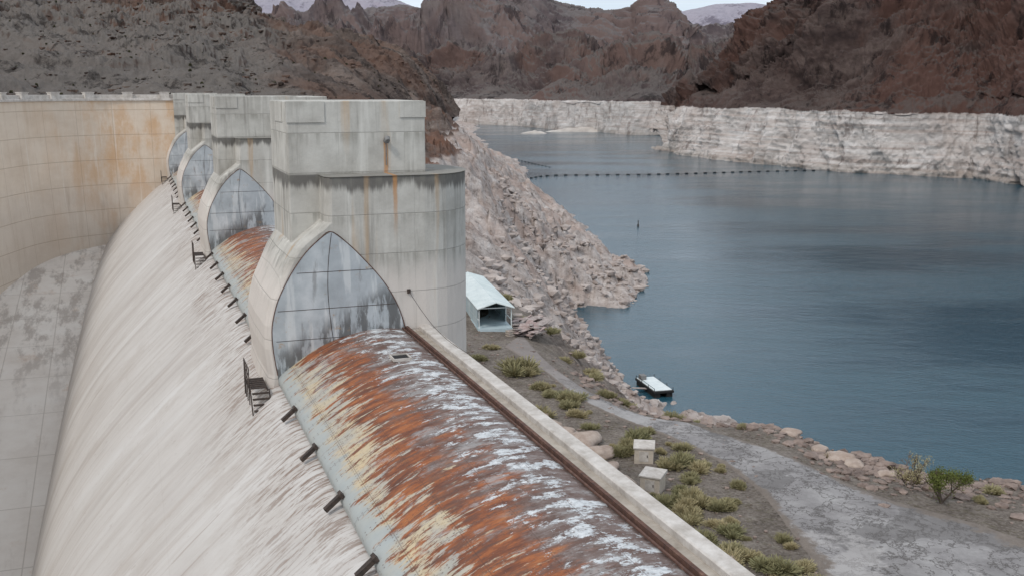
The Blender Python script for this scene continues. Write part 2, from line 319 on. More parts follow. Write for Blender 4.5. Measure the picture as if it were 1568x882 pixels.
# ---------------------------------------------------------------- mesh helpers
ROT=math.radians(20.0)
def mk(name,V,F,mat,smooth=False,parent=None,dam=True,uvs=None):
    me=bpy.data.meshes.new(name); me.from_pydata([tuple(v) for v in V],[],[tuple(f) for f in F]); me.update()
    if mat is not None: me.materials.append(mat)
    if uvs is not None:
        L=me.uv_layers.new(name='UVMap')
        li=np.empty(len(me.loops),dtype=np.int32); me.loops.foreach_get('vertex_index',li)
        L.data.foreach_set('uv',np.array(uvs,dtype=np.float32)[li].ravel())
    if smooth: me.polygons.foreach_set('use_smooth',[True]*len(me.polygons))
    o=bpy.data.objects.new(name,me); bpy.context.collection.objects.link(o)
    if parent is not None: o.parent=parent
    elif dam: o.rotation_euler=(0,0,ROT)
    return o
def grid_faces(nu,nv):
    i=np.arange(nu-1)[:,None]*nv+np.arange(nv-1)[None,:]
    return np.stack([i,i+nv,i+nv+1,i+1],-1).reshape(-1,4)
def mkgrid(name,A,mat,smooth=True,attr=None):
    nu,nv=A.shape[:2]; me=bpy.data.meshes.new(name)
    F=grid_faces(nu,nv); nf=len(F)
    me.vertices.add(nu*nv); me.vertices.foreach_set('co',A.reshape(-1).astype(np.float32))
    me.loops.add(nf*4); me.loops.foreach_set('vertex_index',F.ravel().astype(np.int32))
    me.polygons.add(nf); me.polygons.foreach_set('loop_start',np.arange(0,nf*4,4,dtype=np.int32))
    me.update(calc_edges=True); me.validate()
    if smooth: me.polygons.foreach_set('use_smooth',[True]*nf)
    if attr is not None:
        a=me.color_attributes.new('zone','FLOAT_COLOR','POINT'); a.data.foreach_set('color',attr.astype(np.float32).ravel())
    me.materials.append(mat)
    o=bpy.data.objects.new(name,me); bpy.context.collection.objects.link(o); return o
BOXF=[(0,3,2,1),(4,5,6,7),(0,1,5,4),(1,2,6,5),(2,3,7,6),(3,0,4,7)]
def boxv(x0,x1,y0,y1,z0,z1): return [(x0,y0,z0),(x1,y0,z0),(x1,y1,z0),(x0,y1,z0),(x0,y0,z1),(x1,y0,z1),(x1,y1,z1),(x0,y1,z1)]
def box(name,x0,x1,y0,y1,z0,z1,mat,parent=None,bev=0,dam=True):
    o=mk(name,boxv(x0,x1,y0,y1,z0,z1),BOXF,mat,parent=parent,dam=dam)
    if bev:
        b=o.modifiers.new('b','BEVEL'); b.width=bev; b.segments=2
    return o
class Acc:
    def __init__(s): s.V=[];s.F=[]
    def add(s,V,F):
        k=len(s.V); s.V+=[tuple(v) for v in V]; s.F+=[tuple(i+k for i in f) for f in F]
    def box(s,c,size,mat=None):
        V=[Vector(v) for v in boxv(-size[0]/2,size[0]/2,-size[1]/2,size[1]/2,-size[2]/2,size[2]/2)]
        if mat is not None: V=[mat@v for v in V]
        s.add([v+Vector(c) for v in V],BOXF)
    def rod(s,a,b,r,k=6,r2=None):
        a=Vector(a);b=Vector(b);d=(b-a).normalized(); r2=r if r2 is None else r2
        x=d.orthogonal().normalized(); y=d.cross(x)
        V=[a+(x*math.cos(t)+y*math.sin(t))*r for t in [2*math.pi*i/k for i in range(k)]]+[b+(x*math.cos(t)+y*math.sin(t))*r2 for t in [2*math.pi*i/k for i in range(k)]]
        F=[(i,(i+1)%k,k+(i+1)%k,k+i) for i in range(k)]+[tuple(range(k))[::-1],tuple(range(k,2*k))]
        s.add(V,F)
def empty(name,dam=True):
    e=bpy.data.objects.new(name,None); bpy.context.collection.objects.link(e)
    if dam: e.rotation_euler=(0,0,ROT)
    return e
def fr(p,sc,oc=6): return noise.fractal(Vector(p)*sc,.9,2.1,oc)

# ---------------------------------------------------------------- terrain
TP=[(-0.9,99.6,32),(4.6,83.5,32),(7.3,77.2,32),(12.2,70.2,32),(15.4,63.8,32),(17.5,56.5,32),(19.2,50.6,32),(24.6,55.6,32),(27.1,51.7,32),(21.9,58.4,32),(19.4,63.2,32),(16.3,68.2,32),(12.7,73.2,32),(9.1,63.8,32),(11.7,55.6,32),(7.4,51.3,32),(13.9,49.8,32),(3.2,74.7,32),(-2.7,94.4,32),(7.3,67.5,32),
(19.6,75.7,31.0),(21.7,68,31.2),(23.6,65.5,31.2),(25.8,63.5,31.2),(28.4,62.8,31.2),(31.6,60.8,31.2),(34.7,56.9,31.2),(38,50,31.2),
(20.5,264.9,0),(27,271.6,0),(36.9,304,0),(38,341,0),(29.8,390,0),(28.5,427,0),(21.3,514,0),(6.7,667,0),(7.2,720,0),(-14.1,947,0),(-56,1540,0),(19.1,246,0),(19.5,215,0),(23.2,192,-1),(29.6,183,-1),(36.8,177,-1),
(12.3,88,27.5),(14.5,100,22.5),(17,118,17),(20,140,9.5),(22.5,165,3),(22,90,22.5),(26,110,15.5),(30,135,8),
(41,158,-1),(45,136,0),(46,130,0),(50,125,0),(59,118,0),(68,112,0),(80,100,0),(95,85,0),
(-6.2,141.8,32),(-8.1,186,34),(-10.4,242.5,38),(-20.7,399,41),(-47,590,41),(-.6,255,21),(11.5,276,11),(-6,402,21),(-23.9,601,26),(3.5,154,24),(6.7,121,26),(9,186,16),(6.9,92.5,30),(1.7,165,26),(-25,219,43),(-42,240,46),(-20.8,181,38),(-1.8,119,32),(.4,105.5,32),(3.4,94,31.5),
(-3,30,32),(5,25,32),(15,20,32),(20,35,32),(30,40,32),(4,38,32),(0,50,32),(-5,70,32),(-9,100,32),(40,30,32),(-60,300,44),(-160,500,44),(-150,900,41),(-300,1500,41),(-120,200,46),(-200,250,46)]
bed=[(60,220),(110,180),(90,320),(150,420),(70,450),(60,700),(200,700),(20,1000),(200,1300),(0,1500),(400,500),(200,220),(120,120),(500,1300),(60,160),(300,900),(48,260),(60,350),(44,520),(33,620),(0,2400),(600,2000)]
TP+= [(a,b,-9) for a,b in bed]
C=np.array(TP,dtype=float)
def dom(x,y): 
    r=np.hypot(x,y); return np.stack([np.arctan2(x,y)*2.6,np.log(r)],-1)
K=dom(C[:,0],C[:,1])
def phi(r2): return np.where(r2>1e-12,.5*r2*np.log(np.maximum(r2,1e-12)),0)
n_=len(K); D2=((K[:,None]-K[None])**2).sum(-1)
A_=np.zeros((n_+3,n_+3)); A_[:n_,:n_]=phi(D2)+np.eye(n_)*2e-4; A_[:n_,n_]=1; A_[:n_,n_+1:]=K; A_[n_,:n_]=1; A_[n_+1:,:n_]=K.T
sol=np.linalg.solve(A_,np.concatenate([C[:,2],[0,0,0]]))
def tps(x,y):
    x=np.asarray(x,float).ravel(); y=np.asarray(y,float).ravel(); q=dom(x,y); out=np.empty(len(q))
    for i in range(0,len(q),20000):
        s=q[i:i+20000]; out[i:i+20000]=phi(((s[:,None]-K[None])**2).sum(-1))@sol[:n_]+sol[n_]+s@sol[n_+1:]
    return np.clip(out,-12,60)
def sst(x,a,b):
    t=np.clip((x-a)/(b-a),0,1); return t*t*(3-2*t)
def flatmask(x,y,z):
    return sst(z,29.8,31.0)*(1-sst(z,33,36))*(1-sst(np.hypot(x,y),122,150))
NB_,NR_=820,470
bear=np.radians(np.linspace(-42,44,NB_)); rr=np.exp(np.linspace(math.log(14),math.log(2600),NR_))
X=np.sin(bear)[:,None]*rr[None]; Yg=np.cos(bear)[:,None]*rr[None]
Z=tps(X,Yg).reshape(X.shape)
fm=flatmask(X,Yg,Z); R=np.hypot(X,Yg)
Xf,Yf,Zf=X.ravel(),Yg.ravel(),Z.ravel(); o_=np.empty(len(Xf)); Rf=R.ravel(); ff=fm.ravel()
for i in range(len(Xf)):
    if Zf[i]<-7: o_[i]=0; continue
    x,y=Xf[i],Yf[i]; r=Rf[i]
    if ff[i]>.98:
        o_[i]=noise.noise((x*.25,y*.25,0))*.03+noise.noise((x*1.2,y*1.2,3))*.02; continue
    a=min(1,max(.18,(r-110)/130))
    wx=noise.noise((x*.03,y*.03,8))*.5
    v=(noise.ridged_multi_fractal((x*.035+wx,y*.035-wx,1.3),.75,2.15,8,1.0,2.0)-1.0)*4.8*a
    v+=fr((x,y,5),.16,5)*1.9*max(a,.4)
    cc=noise.cell((x*.35+wx*3,y*.35,0)); v+=(cc-.5)*1.3*a
    v+=fr((x,y,9),.9,3)*.40
    e=min(1,max(.3,(Zf[i]+5)/8))
    o_[i]=v*(1-ff[i])*e
Zt=Z+o_.reshape(X.shape)
c20,s20=math.cos(ROT),math.sin(ROT)
vv=X*c20+Yg*s20; uu=-X*s20+Yg*c20
Zt=np.where((vv<11.0)&(uu<150),np.minimum(Zt,0.0),Zt)
Zt=np.where((vv<5)&(uu>=150)&(R<400),np.minimum(Zt,50),Zt)
att=np.ones((NB_*NR_,4)); att[:,0]=ff; att[:,1]=0
mkgrid('ground_terrain',np.stack([X,Yg,Zt],-1),M['terrain'],True,att)
def gz(x,y):
    return float(tps([x],[y])[0])
def tz(x,y):
    b=math.atan2(x,y); r=math.hypot(x,y)
    i=(b-bear[0])/(bear[-1]-bear[0])*(NB_-1); j=math.log(r/14)/math.log(2600/14)*(NR_-1)
    i=int(round(min(max(i,0),NB_-1))); j=int(round(min(max(j,0),NR_-1))); return float(Zt[i,j])

mk('lake_water',[(-6000,-200,0),(9000,-200,0),(9000,12000,0),(-6000,12000,0)],[(0,1,2,3)],M['water'],dam=False)

def catm(Pts,t):
    n=len(Pts); i=np.clip(t.astype(int),0,n-2); f=(t-i)[:,None]
    g=lambda k: Pts[np.clip(k,0,n-1)]
    p0,p1,p2,p3=g(i-1),g(i),g(i+1),g(i+2)
    lin=p1*(1-f)+p2*f
    cr=.5*((2*p1)+(-p0+p2)*f+(2*p0-5*p1+4*p2-p3)*f*f+(-p0+3*p1-3*p2+p3)*f**3)
    return .5*lin+.5*cr
def loft(name,rows,segs,ncol,mat,amp,freq,ampf=None,seed=0,strat=0,H_=.75,lo=0,lof=.3,cell=0,cf=3):
    rows=[np.array(r,float) for r in rows]
    S=[catm(r,np.linspace(0,len(r)-1.0001,ncol)) for r in rows]
    G=[];W=[]
    for k in range(len(S)-1):
        m=segs[k]
        for j in range(m):
            f=j/m; G.append(S[k]*(1-f)+S[k+1]*f); W.append((ampf[k]*(1-f)+ampf[k+1]*f) if ampf else 1)
    G.append(S[-1]); W.append(ampf[-1] if ampf else 1)
    G=np.array(G); du=np.gradient(G,axis=1); dv=np.gradient(G,axis=0)
    N=np.cross(du,dv); N/=np.linalg.norm(N,axis=-1,keepdims=True)+1e-9
    sh=G.shape[:2]; g=G.reshape(-1,3); o=np.empty(len(g)); sd=seed*13.7
    for i in range(len(g)):
        x,y,z=g[i]
        q=(x*freq+sd,y*freq,z*freq*.6)
        wx=noise.noise((x*freq*.6,y*freq*.6,sd+4))*.7
        v=(noise.ridged_multi_fractal((q[0]+wx,q[1]-wx,q[2]),H_,2.15,8,1.0,2.0)-1.1)
        if lo: v+=lo*noise.noise((x*freq*lof+sd,y*freq*lof,z*freq*lof))
        if strat: v+=strat*noise.noise((x*.004,y*.004,z*.35))
        if cell:
            d_=noise.voronoi(((x+wx*12)*freq*cf,(y)*freq*cf,z*freq*cf*.6))[0]; v+=cell*(d_[1]-d_[0]-.3)
        o[i]=v
    o=o.reshape(sh)*np.array(W)[:,None]*amp
    sg=np.where((N[...,1:2]*-1+N[...,2:3])>0,1,-1)
    G=G+N*sg*o[...,None]
    return mkgrid(name,G,mat,False)
def back(r,dy,z): return [(x*(1+dy/y),y+dy,z) for x,y,_ in r]
def mid(r1,r2,f,dz=0,dyf=0): return [tuple(a*(1-f)+b*f for a,b in zip(p,q)) for p,q in zip(r1,r2)]
def shift(r,dy,dz): return [(x*(1+dy/y),y+dy,z+dz) for x,y,z in r]
Rm=[(x,y,z-14) for x,y,z in mid(RT,RR,.5)]; Rm[0]=(152,1035,8); Rm[1]=(160,1010,27)
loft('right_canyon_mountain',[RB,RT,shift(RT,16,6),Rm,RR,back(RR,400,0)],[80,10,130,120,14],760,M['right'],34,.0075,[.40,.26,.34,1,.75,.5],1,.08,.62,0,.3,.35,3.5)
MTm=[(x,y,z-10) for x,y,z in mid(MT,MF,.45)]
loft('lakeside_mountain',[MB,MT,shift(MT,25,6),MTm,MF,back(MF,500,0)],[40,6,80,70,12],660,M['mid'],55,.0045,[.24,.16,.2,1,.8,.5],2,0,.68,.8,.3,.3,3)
MR0=[(x*.72,y*.72,20) for x,y,z in MR]
mMR=mid(MR0,MR,.6); MRa=[(x,y,z+4) for x,y,z in mid(MR0,MR,.88)]
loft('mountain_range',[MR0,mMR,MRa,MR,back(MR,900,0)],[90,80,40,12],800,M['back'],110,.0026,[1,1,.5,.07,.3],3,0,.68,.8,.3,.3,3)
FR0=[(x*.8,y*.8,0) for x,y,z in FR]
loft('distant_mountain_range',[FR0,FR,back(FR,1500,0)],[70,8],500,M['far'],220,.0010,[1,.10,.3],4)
loft('rocky_hillside',[L0,L1,L2,L3,L4,back(L4,200,20)],[60,90,90,80,10],820,M['hill'],9,.020,[.35,.35,.65,.9,.85,.4],5,0,.66,.5,.3,.35,4)

for i,(x,y,lx,ly,h) in enumerate([(31,1377,20,8,4),(95,1440,45,16,6),(140,1480,30,14,5)]):
    V=[];F=[]
    nr,na=8,40
    for a in range(nr+1):
        for b in range(na):
            t=a/nr; th=2*math.pi*b/na; k=t*(1+.35*noise.noise((math.cos(th)*1.5+i*5,math.sin(th)*1.5,0)))
            V.append((x+lx*k*math.cos(th),y+ly*k*math.sin(th),(1-t**1.5)*h*(1+.5*noise.noise((k*3*math.cos(th)+i,k*3*math.sin(th),2)))-.6))
    for a in range(nr):
        for b in range(na): F.append((a*na+b,(a+1)*na+b,(a+1)*na+(b+1)%na,a*na+(b+1)%na))
    mk('rock_islet',V,F,M['islet'],dam=False)

# ---------------------------------------------------------------- spillway crest
def cat2(pts,n):
    p=np.array(pts,float); t=np.linspace(0,len(p)-1.0001,n)
    i=t.astype(int); f=(t-i)[:,None]; g=lambda k:p[np.clip(k,0,len(p)-1)]
    p0,p1,p2,p3=g(i-1),g(i),g(i+1),g(i+2)
    return .5*((2*p1)+(-p0+p2)*f+(2*p0-5*p1+4*p2-p3)*f*f+(-p0+3*p1-3*p2+p3)*f**3)
def extr(name,prof,u0,u1,du,mat,parent=None,smooth=True,uo=0):
    prof=np.array(prof,float); seg=np.r_[0,np.cumsum(np.linalg.norm(np.diff(prof,axis=0),axis=1))]
    nu=max(2,int((u1-u0)/du)+1); us=np.linspace(u0,u1,nu); V=[];UV=[]
    for u in us:
        for (v,d),s in zip(prof,seg): V.append((v,u,H-d)); UV.append((u+uo,s))
    return mk(name,V,grid_faces(nu,len(prof)).tolist(),mat,smooth,parent,True,UV)
crest=empty('spillway_crest')
og=cat2([(5.1,10.95),(4.4,11.15),(3.4,11.9),(2.0,13.1),(0,15.0),(-1.8,16.9),(-3.35,18.9),(-4.9,21.6),(-6.2,25.2),(-7.3,29.3),(-8.3,33.5),(-9.3,38)],60)
extr('ogee_face',og,-8,141.5,1.5,M['ogee'],crest)
extr('crest_slab',[(9.95,12),(9.95,9.3),(10.32,9.28)],-8,139.5,5,M['stripc'],crest,False)
extr('parapet_coping',[(10.3,9.5),(10.3,9.13),(10.34,9.10),(10.72,9.10),(10.76,9.14),(10.76,30)],-8,139.5,5,M['coping'],crest,False)
GP=cat2([(9.72,9.22),(9.2,9.12),(8.4,9.10),(7.65,9.22),(6.9,9.42),(6.13,9.75),(5.4,10.22),(4.82,10.66),(4.78,10.95)],34)
piers=[39,72.5,106,139.5]
for gi,(a,b) in enumerate([(-8,39),(45.4,72.5),(78.9,106),(112.4,139.5)]):
    g=empty('drum_gate')
    extr('skin_plate',GP,a,b,.5,M['gate'],g,True,gi*37.3)
    ac=Acc()
    L=b-a; c=(a+b)/2
    ac.box((9.80,c,H-9.16),(.10,L,.16)); ac.box((9.90,c,H-9.22),(.12,L,.05)); ac.box((9.62,c,H-9.135),(.05,L,.05))
    mk('seal_angle',ac.V,ac.F,M['rust'],parent=g)
    ac=Acc(); u=34.6 if gi==0 else a+1.2
    while u<b and u>a:
        R_=Matrix.Rotation(math.radians(40),3,'Y').inverted()
        ac.box((4.50,u,H-10.84),(.52,.17,.12),R_); ac.box((4.74,u,H-10.62),(.10,.26,.15),R_)
        u+= -4.1 if gi==0 else 4.1
    mk('edge_bracket',ac.V,ac.F,M['steel'],parent=g)
    if gi==0:
        ac=Acc()
        for dx_,dy_,sx,sy in [(-.3,0,.05,.7),(.3,0,.05,.7),(0,-.33,.55,.05),(0,.33,.55,.05)]:
            ac.box((8.35+dx_,34.2+dy_,H-9.06),(sx,sy,.10))
        mk('hatch_frame',ac.V,ac.F,M['coping'],parent=g)
        box('hatch_opening',8.07,8.63,33.9,34.5,H-9.12,H-9.05,M['float'],g)

vLpts=[(3.2,6.77),(4.9,6.72),(5.15,6.45),(5.5,5.95),(5.85,5.55),(6.4,5.2),(7.0,4.92),(7.8,4.55),(8.7,4.32),(9.6,4.28),(10.6,4.38),(12,4.2),(30,4.2)]
def pier(u0):
    e=empty('spillway_pier')
    V=[];F=[]
    rings=[]
    for d,vl in vLpts:
        vr=10.6
        pts=[(vl+.22,u0),(7.501,u0),(vr,u0)]
        for k in range(1,16):
            t=math.pi*k/16; pts.append((vr+2.45*math.sin(t),u0+3.2-3.2*math.cos(t)))
        pts+=[(vr,u0+6.4),(vl+.22,u0+6.4),(vl+.06,u0+6.0),(vl,u0+3.2),(vl+.06,u0+.35)]
        rings.append([(x,y,H-d) for x,y in pts])
    k=len(rings[0])
    for r in rings: V+=r
    for a in range(len(rings)-1):
        for b in range(k): F.append((a*k+b,a*k+(b+1)%k,(a+1)*k+(b+1)%k,(a+1)*k+b))
    F.append(tuple(range(k)))
    o=mk('lower_pier_body',V,[f[::-1] for f in F],M['pier'],parent=e)
    b=o.modifiers.new('b','BEVEL'); b.width=.05; b.segments=1; b.limit_method='ANGLE'; b.angle_limit=math.radians(50)
    box('upper_tower',5.65,11.05,u0+1.4,u0+6.2,H-8.6,H-.42,M['pier'],e,.04)
    ac=Acc()
    ac.box((6.35,u0+1.375,H-.83),(1.45,.05,.78)); ac.box((10.55,u0+1.375,H-.75),(1.04,.05,.62))
    ac.box((5.64,u0+3.6,H-.83),(.06,2.2,.78))
    mk('corner_blocks',ac.V,ac.F,M['pier'],parent=e)
    pl=[(6.95,5.24),(7.6,5.75),(8.24,6.43),(8.8,7.1),(9.23,7.77),(9.55,8.5),(9.75,9.4),(9.75,11.5),(4.85,12),(4.75,10.6),(4.62,9.6),(4.62,8.7),(4.85,7.8),(5.25,7.0),(5.6,6.45),(6.02,5.93),(6.5,5.5)]
    V=[(v,u0-.035,H-d) for v,d in pl]+[(v,u0+.1,H-d) for v,d in pl]; m=len(pl)
    F=[tuple(range(m))]+[(i,m+i,m+(i+1)%m,(i+1)%m) for i in range(m)]
    mk('arched_seal_plate',V,F,M['plate'],parent=e)
    ac=Acc()
    edge=cat2(pl[9:]+pl[:8],60)
    for p,q in zip(edge[:-1],edge[1:]):
        ac.rod((p[0],u0-.03,H-p[1]),(q[0],u0-.03,H-q[1]),.022,4)
    mk('plate_border_angle',ac.V,ac.F,M['rust'],parent=e)
    ac=Acc()
    ac.box((7.05,u0-.037,H-6.75),(2.9,.008,.022)); ac.box((7.1,u0-.037,H-8.15),(4.5,.008,.022)); ac.box((7.2,u0-.037,H-9.3),(4.9,.008,.02))
    cv=cat2([(6.95,5.3),(6.8,6.4),(6.75,7.6),(6.85,9.0),(7.0,10.0)],16)
    for p,q in zip(cv[:-1],cv[1:]): ac.rod((p[0],u0-.035,H-p[1]),(q[0],u0-.035,H-q[1]),.014,4)
    mk('plate_seams',ac.V,ac.F,M['steel'],parent=e)
    ac=Acc()
    ac.rod((9.45,u0+1.42,H-1.95),(9.45,u0+1.15,H-1.95),.10,14); ac.rod((9.45,u0+1.36,H-2.05),(9.45,u0+1.36,H-2.9),.02,6)
    ac.rod((9.45,u0+1.18,H-1.84),(9.45,u0+1.05,H-1.95),.12,14,.09)
    mk('wall_lamp',ac.V,ac.F,M['seam'],parent=e)
    ac=Acc(); bx,by,bz=3.85,u0+.2,H-10.85
    for k in range(6): ac.box((bx+.12,by-.8+k*.26,bz),(.6,.15,.04))
    ac.box((bx-.2,by-.1,bz-.06),(.04,1.7,.08)); ac.box((bx+.42,by-.1,bz-.06),(.04,1.7,.08))
    for k in (-.9,-.3,.25,.7):
        ac.rod((bx-.24,by+k,bz-.6),(bx-.24,by+k,bz+.8),.02)
    for hh in (.25,.52,.8): ac.rod((bx-.24,by-.9,bz+hh),(bx-.24,by+.7,bz+hh),.018)
    for k in range(4): ac.box((bx+.15,by-1.0-.14*k,bz-.16-.18*k),(.6,.15,.04))
    ac.rod((bx-.2,by-.9,bz-.05),(bx-.2,by-1.5,bz-.85),.025); ac.rod((bx+.48,by-.9,bz-.05),(bx+.48,by-1.5,bz-.85),.025)
    mk('access_platform',ac.V,ac.F,M['steel'],parent=e)
    return e
for u0 in piers: pier(u0)
box('spillway_abutment',5.9,26,u0+6.3,u0+22,H-34,H-.9,M['pier'],None,.1)

ac=Acc(); a=Vector((9.9,38.95,H-7.7)); b=Vector((10.7,33.9,H-9.05)); prev=a
for k in range(1,13):
    t=k/12; q=a.lerp(b,t)-Vector((0,0,.35*math.sin(math.pi*t))); ac.rod(prev,q,.010,5); prev=q
ac.box(a,(.12,.1,.16))
mk('stay_cable',ac.V,ac.F,M['steel'])

# ---------------------------------------------------------------- end wall and floor
wl=cat2([(7,141.2),(3,141.2),(-1,141),(-3.8,140),(-8,137.3),(-11.4,133),(-14.0,126),(-16,118),(-18,105),(-20,80),(-22,50),(-23,20)],140)
seg=np.r_[0,np.cumsum(np.linalg.norm(np.diff(wl,axis=0),axis=1))]
tan=np.gradient(wl,axis=0); tan/=np.linalg.norm(tan,axis=1,keepdims=True); nor=np.stack([tan[:,1],-tan[:,0]],1)*-1
if nor[0][1]<0: nor=-nor
wall=empty('spillway_end_wall')
def wallstrip(name,prof,mat):
    V=[];UV=[]
    for p,nn,s in zip(wl,nor,seg):
        for off,d in prof: V.append((p[0]+nn[0]*off,p[1]+nn[1]*off,H-d)); UV.append((s,d))
    return mk(name,V,grid_faces(len(wl),len(prof)).tolist(),mat,False,wall,True,UV)
wallstrip('wall_face',[(-2.6,45),(-1.2,22),(-.5,12),(-.1,4),(0,1.35)],M['wall'])
wallstrip('coping_lip',[(0,1.36),(-.18,1.34),(-.18,1.08),(0,1.06),(.3,1.06),(.3,1.0),(.3,.62),(.55,.62),(.55,1.3),(5,1.3),(5,.62),(5.3,.62),(5.3,30)],M['coping'])
ac=Acc()
for s in np.arange(2.2,seg[-1],4.45):
    i=int(np.searchsorted(seg,s)); p=wl[i];nn=nor[i]
    ang=math.atan2(nn[1],nn[0])
    ac.box((p[0]+nn[0]*.35,p[1]+nn[1]*.35,H-.72),(.75,1.15,.75),Matrix.Rotation(ang,3,'Z'))
    ac.box((p[0]+nn[0]*.35,p[1]+nn[1]*.35,H-.32),(.85,1.3,.08),Matrix.Rotation(ang,3,'Z'))
mk('parapet_posts',ac.V,ac.F,M['coping'],parent=wall)
V=[];nu,nv=60,24
for i in range(nu):
    u=15+(146-15)*i/(nu-1)
    for j in range(nv):
        t=j/(nv-1); v=-1-26*t
        V.append((v,u,H-(18.9+.15*(140-u))+ .012*max(0,(-v-8))**2*.3))
mk('spillway_trough_floor',V,grid_faces(nu,nv).tolist(),M['floor'],True)

# ---------------------------------------------------------------- road
RL=[(-.6,97),(2.6,88.6),(5.9,78),(10.1,71.7),(13.6,65.6),(15.1,61),(15.6,55.1),(15.9,48.9),(15.8,42.7),(15,34)]
RRd=[(1.05,102.4),(3.8,89.7),(7.8,79.8),(12.8,73.9),(16.5,68.9),(19.6,64),(22.2,59.2),(24.9,56.3),(27.6,52.8),(33,45)]
a=cat2(RL,90);b=cat2(RRd,90); nc=20; V=[];UV=[]
for i in range(90):
    for j in range(nc):
        t=-.06+1.12*j/(nc-1); x=a[i][0]*(1-t)+b[i][0]*t; y=a[i][1]*(1-t)+b[i][1]*t
        V.append([x,y,0]); UV.append((j/(nc-1),i/5))
zt=tps([v[0] for v in V],[v[1] for v in V])
for k,(v,z) in enumerate(zip(V,zt)):
    j=k%nc; v[2]=z+(.07 if 0<j<nc-1 else -.08)
mk('access_road',V,grid_faces(90,nc).tolist(),M['road'],True,dam=False,uvs=UV)

# ---------------------------------------------------------------- rocks
def rockmesh(seed,sub=2):
    bm=bmesh.new(); bmesh.ops.create_icosphere(bm,subdivisions=sub,radius=1)
    for v in bm.verts:
        p=v.co.copy(); k=1+.45*noise.noise(p*1.1+Vector((seed*7,0,0)))+.18*noise.noise(p*2.7+Vector((0,seed*5,0)))
        v.co=p*k; v.co.z*=.65
    V=np.array([v.co[:] for v in bm.verts]); F=[[l.index for l in f.verts] for f in bm.faces]; bm.free(); return V,np.array(F)
def scatter(name,places,mat,kinds,smooth=False):
    Vs=[];Fs=[];k=0
    for (x,y,z,s) in places:
        V,F=kinds[random.randrange(len(kinds))]
        an=random.random()*6.28; c,si=math.cos(an),math.sin(an)
        sx,sy,sz=s*random.uniform(.7,1.3),s*random.uniform(.7,1.3),s*random.uniform(.6,1.1)
        q=V*np.array([sx,sy,sz]); q=np.stack([q[:,0]*c-q[:,1]*si,q[:,0]*si+q[:,1]*c,q[:,2]],1)+np.array([x,y,z])
        Vs.append(q);Fs.append(F+k);k+=len(V)
    return mk(name,np.concatenate(Vs).tolist(),np.concatenate(Fs).tolist(),mat,smooth,dam=False)
RK1=[rockmesh(i+20,1) for i in range(6)]
pl=[]
bank=cat2([(6.5,92),(11,82),(16,78),(19.8,74.5),(22.2,68),(24.2,65.2),(26.5,63.3),(30,62),(34.7,56.5),(38,50)],200)
for k in range(2800):
    i=random.randrange(200); p=bank[i]; off=random.gauss(1.5,2.2) if random.random()<.7 else random.uniform(-4,14)
    x=p[0]+off*.7+random.uniform(-.5,.5); y=p[1]+off*.9
    pl.append((x,y,tz(x,y)+.03,random.choice([.06,.08,.10,.14,.2,.3,.42])*random.uniform(.7,1.3)))
scatter('riprap_bank',pl,M['riprap'],RK1)
pl=[]
while len(pl)<1800:
    b=math.radians(random.uniform(-4,8)); r=random.uniform(125,340); x,y=r*math.sin(b),r*math.cos(b)
    z=tz(x,y)
    if -.3<z<30.5: pl.append((x,y,z,random.choice([.15,.22,.3,.4,.6,1.0])*(1+(r-100)/300)))
scatter('talus_rocks',pl,M['talus'],RK1)
pl=[]
while len(pl)<1100:
    x=random.uniform(-6,16); y=random.uniform(42,115)
    v=x*c20+y*s20
    if v>12: pl.append((x,y,tz(x,y)+.02,random.choice([.04,.06,.08,.12,.18])))
scatter('loose_stones',pl,M['riprap'],RK1)
for x,y,s in [(4.7,68.2,1.2),(5.6,66.3,.9),(3.9,70.5,.9),(6.2,64,.7),(4.5,66.5,.8),(2.9,72.2,.8),(8.4,52.0,1.3),(9.6,51.0,1.1),(7.6,54.3,.8),(6.6,58,.7),(10.5,50.0,.8),(2.2,74.5,.6),(6.8,61,.8),(9.0,49.2,1.0),(23.0,66.8,.7),(24.6,65.0,.6),(21.5,69.8,.6),(22.4,68.2,.8),(26.3,64.2,.6),(20.3,73,.6)]:
    V,F=rockmesh(random.random()*50,3)
    o=mk('boulder',(V*np.array([s*1.25,s,s*.85])).tolist(),F.tolist(),M['boulder'],True,dam=False)
    o.location=(x,y,gz(x,y)+s*.25); o.rotation_euler=(0,0,random.random()*6)

# ---------------------------------------------------------------- shrubs
def shrubmesh(name,seed,n=420,w=.035,mat=None,flat=.75):
    rnd=random.Random(seed); V=[];F=[]
    cl=[(rnd.uniform(-.5,.5),rnd.uniform(-.5,.5),rnd.uniform(.4,.75)) for _ in range(8)]
    for i in range(n):
        cx,cy,cr=cl[rnd.randrange(8)]
        th=rnd.random()*6.283; el=math.acos(rnd.uniform(.05,1)); L=cr*rnd.uniform(.6,1.1)
        d=Vector((math.sin(el)*math.cos(th),math.sin(el)*math.sin(th),math.cos(el)*flat+.15))
        a=Vector((cx*.8,cy*.8,0))+d*L*rnd.uniform(.05,.5); b=Vector((cx*.8,cy*.8,0))+d*L+Vector((rnd.uniform(-.08,.08),rnd.uniform(-.08,.08),rnd.uniform(-.05,.08)))
        s=d.cross(Vector((rnd.uniform(-1,1),rnd.uniform(-1,1),rnd.uniform(-1,1)))).normalized()*w*rnd.uniform(.6,1.4)
        k=len(V); V+=[a-s*.5,a+s*.5,b+s,b-s]; F.append((k,k+1,k+2,k+3))
    me=bpy.data.meshes.new(name); me.from_pydata([tuple(v) for v in V],[],F); me.materials.append(mat); return me
SM=[shrubmesh('shrub_mesh',i,1600,.017,M['shrub'],.85) for i in range(5)]
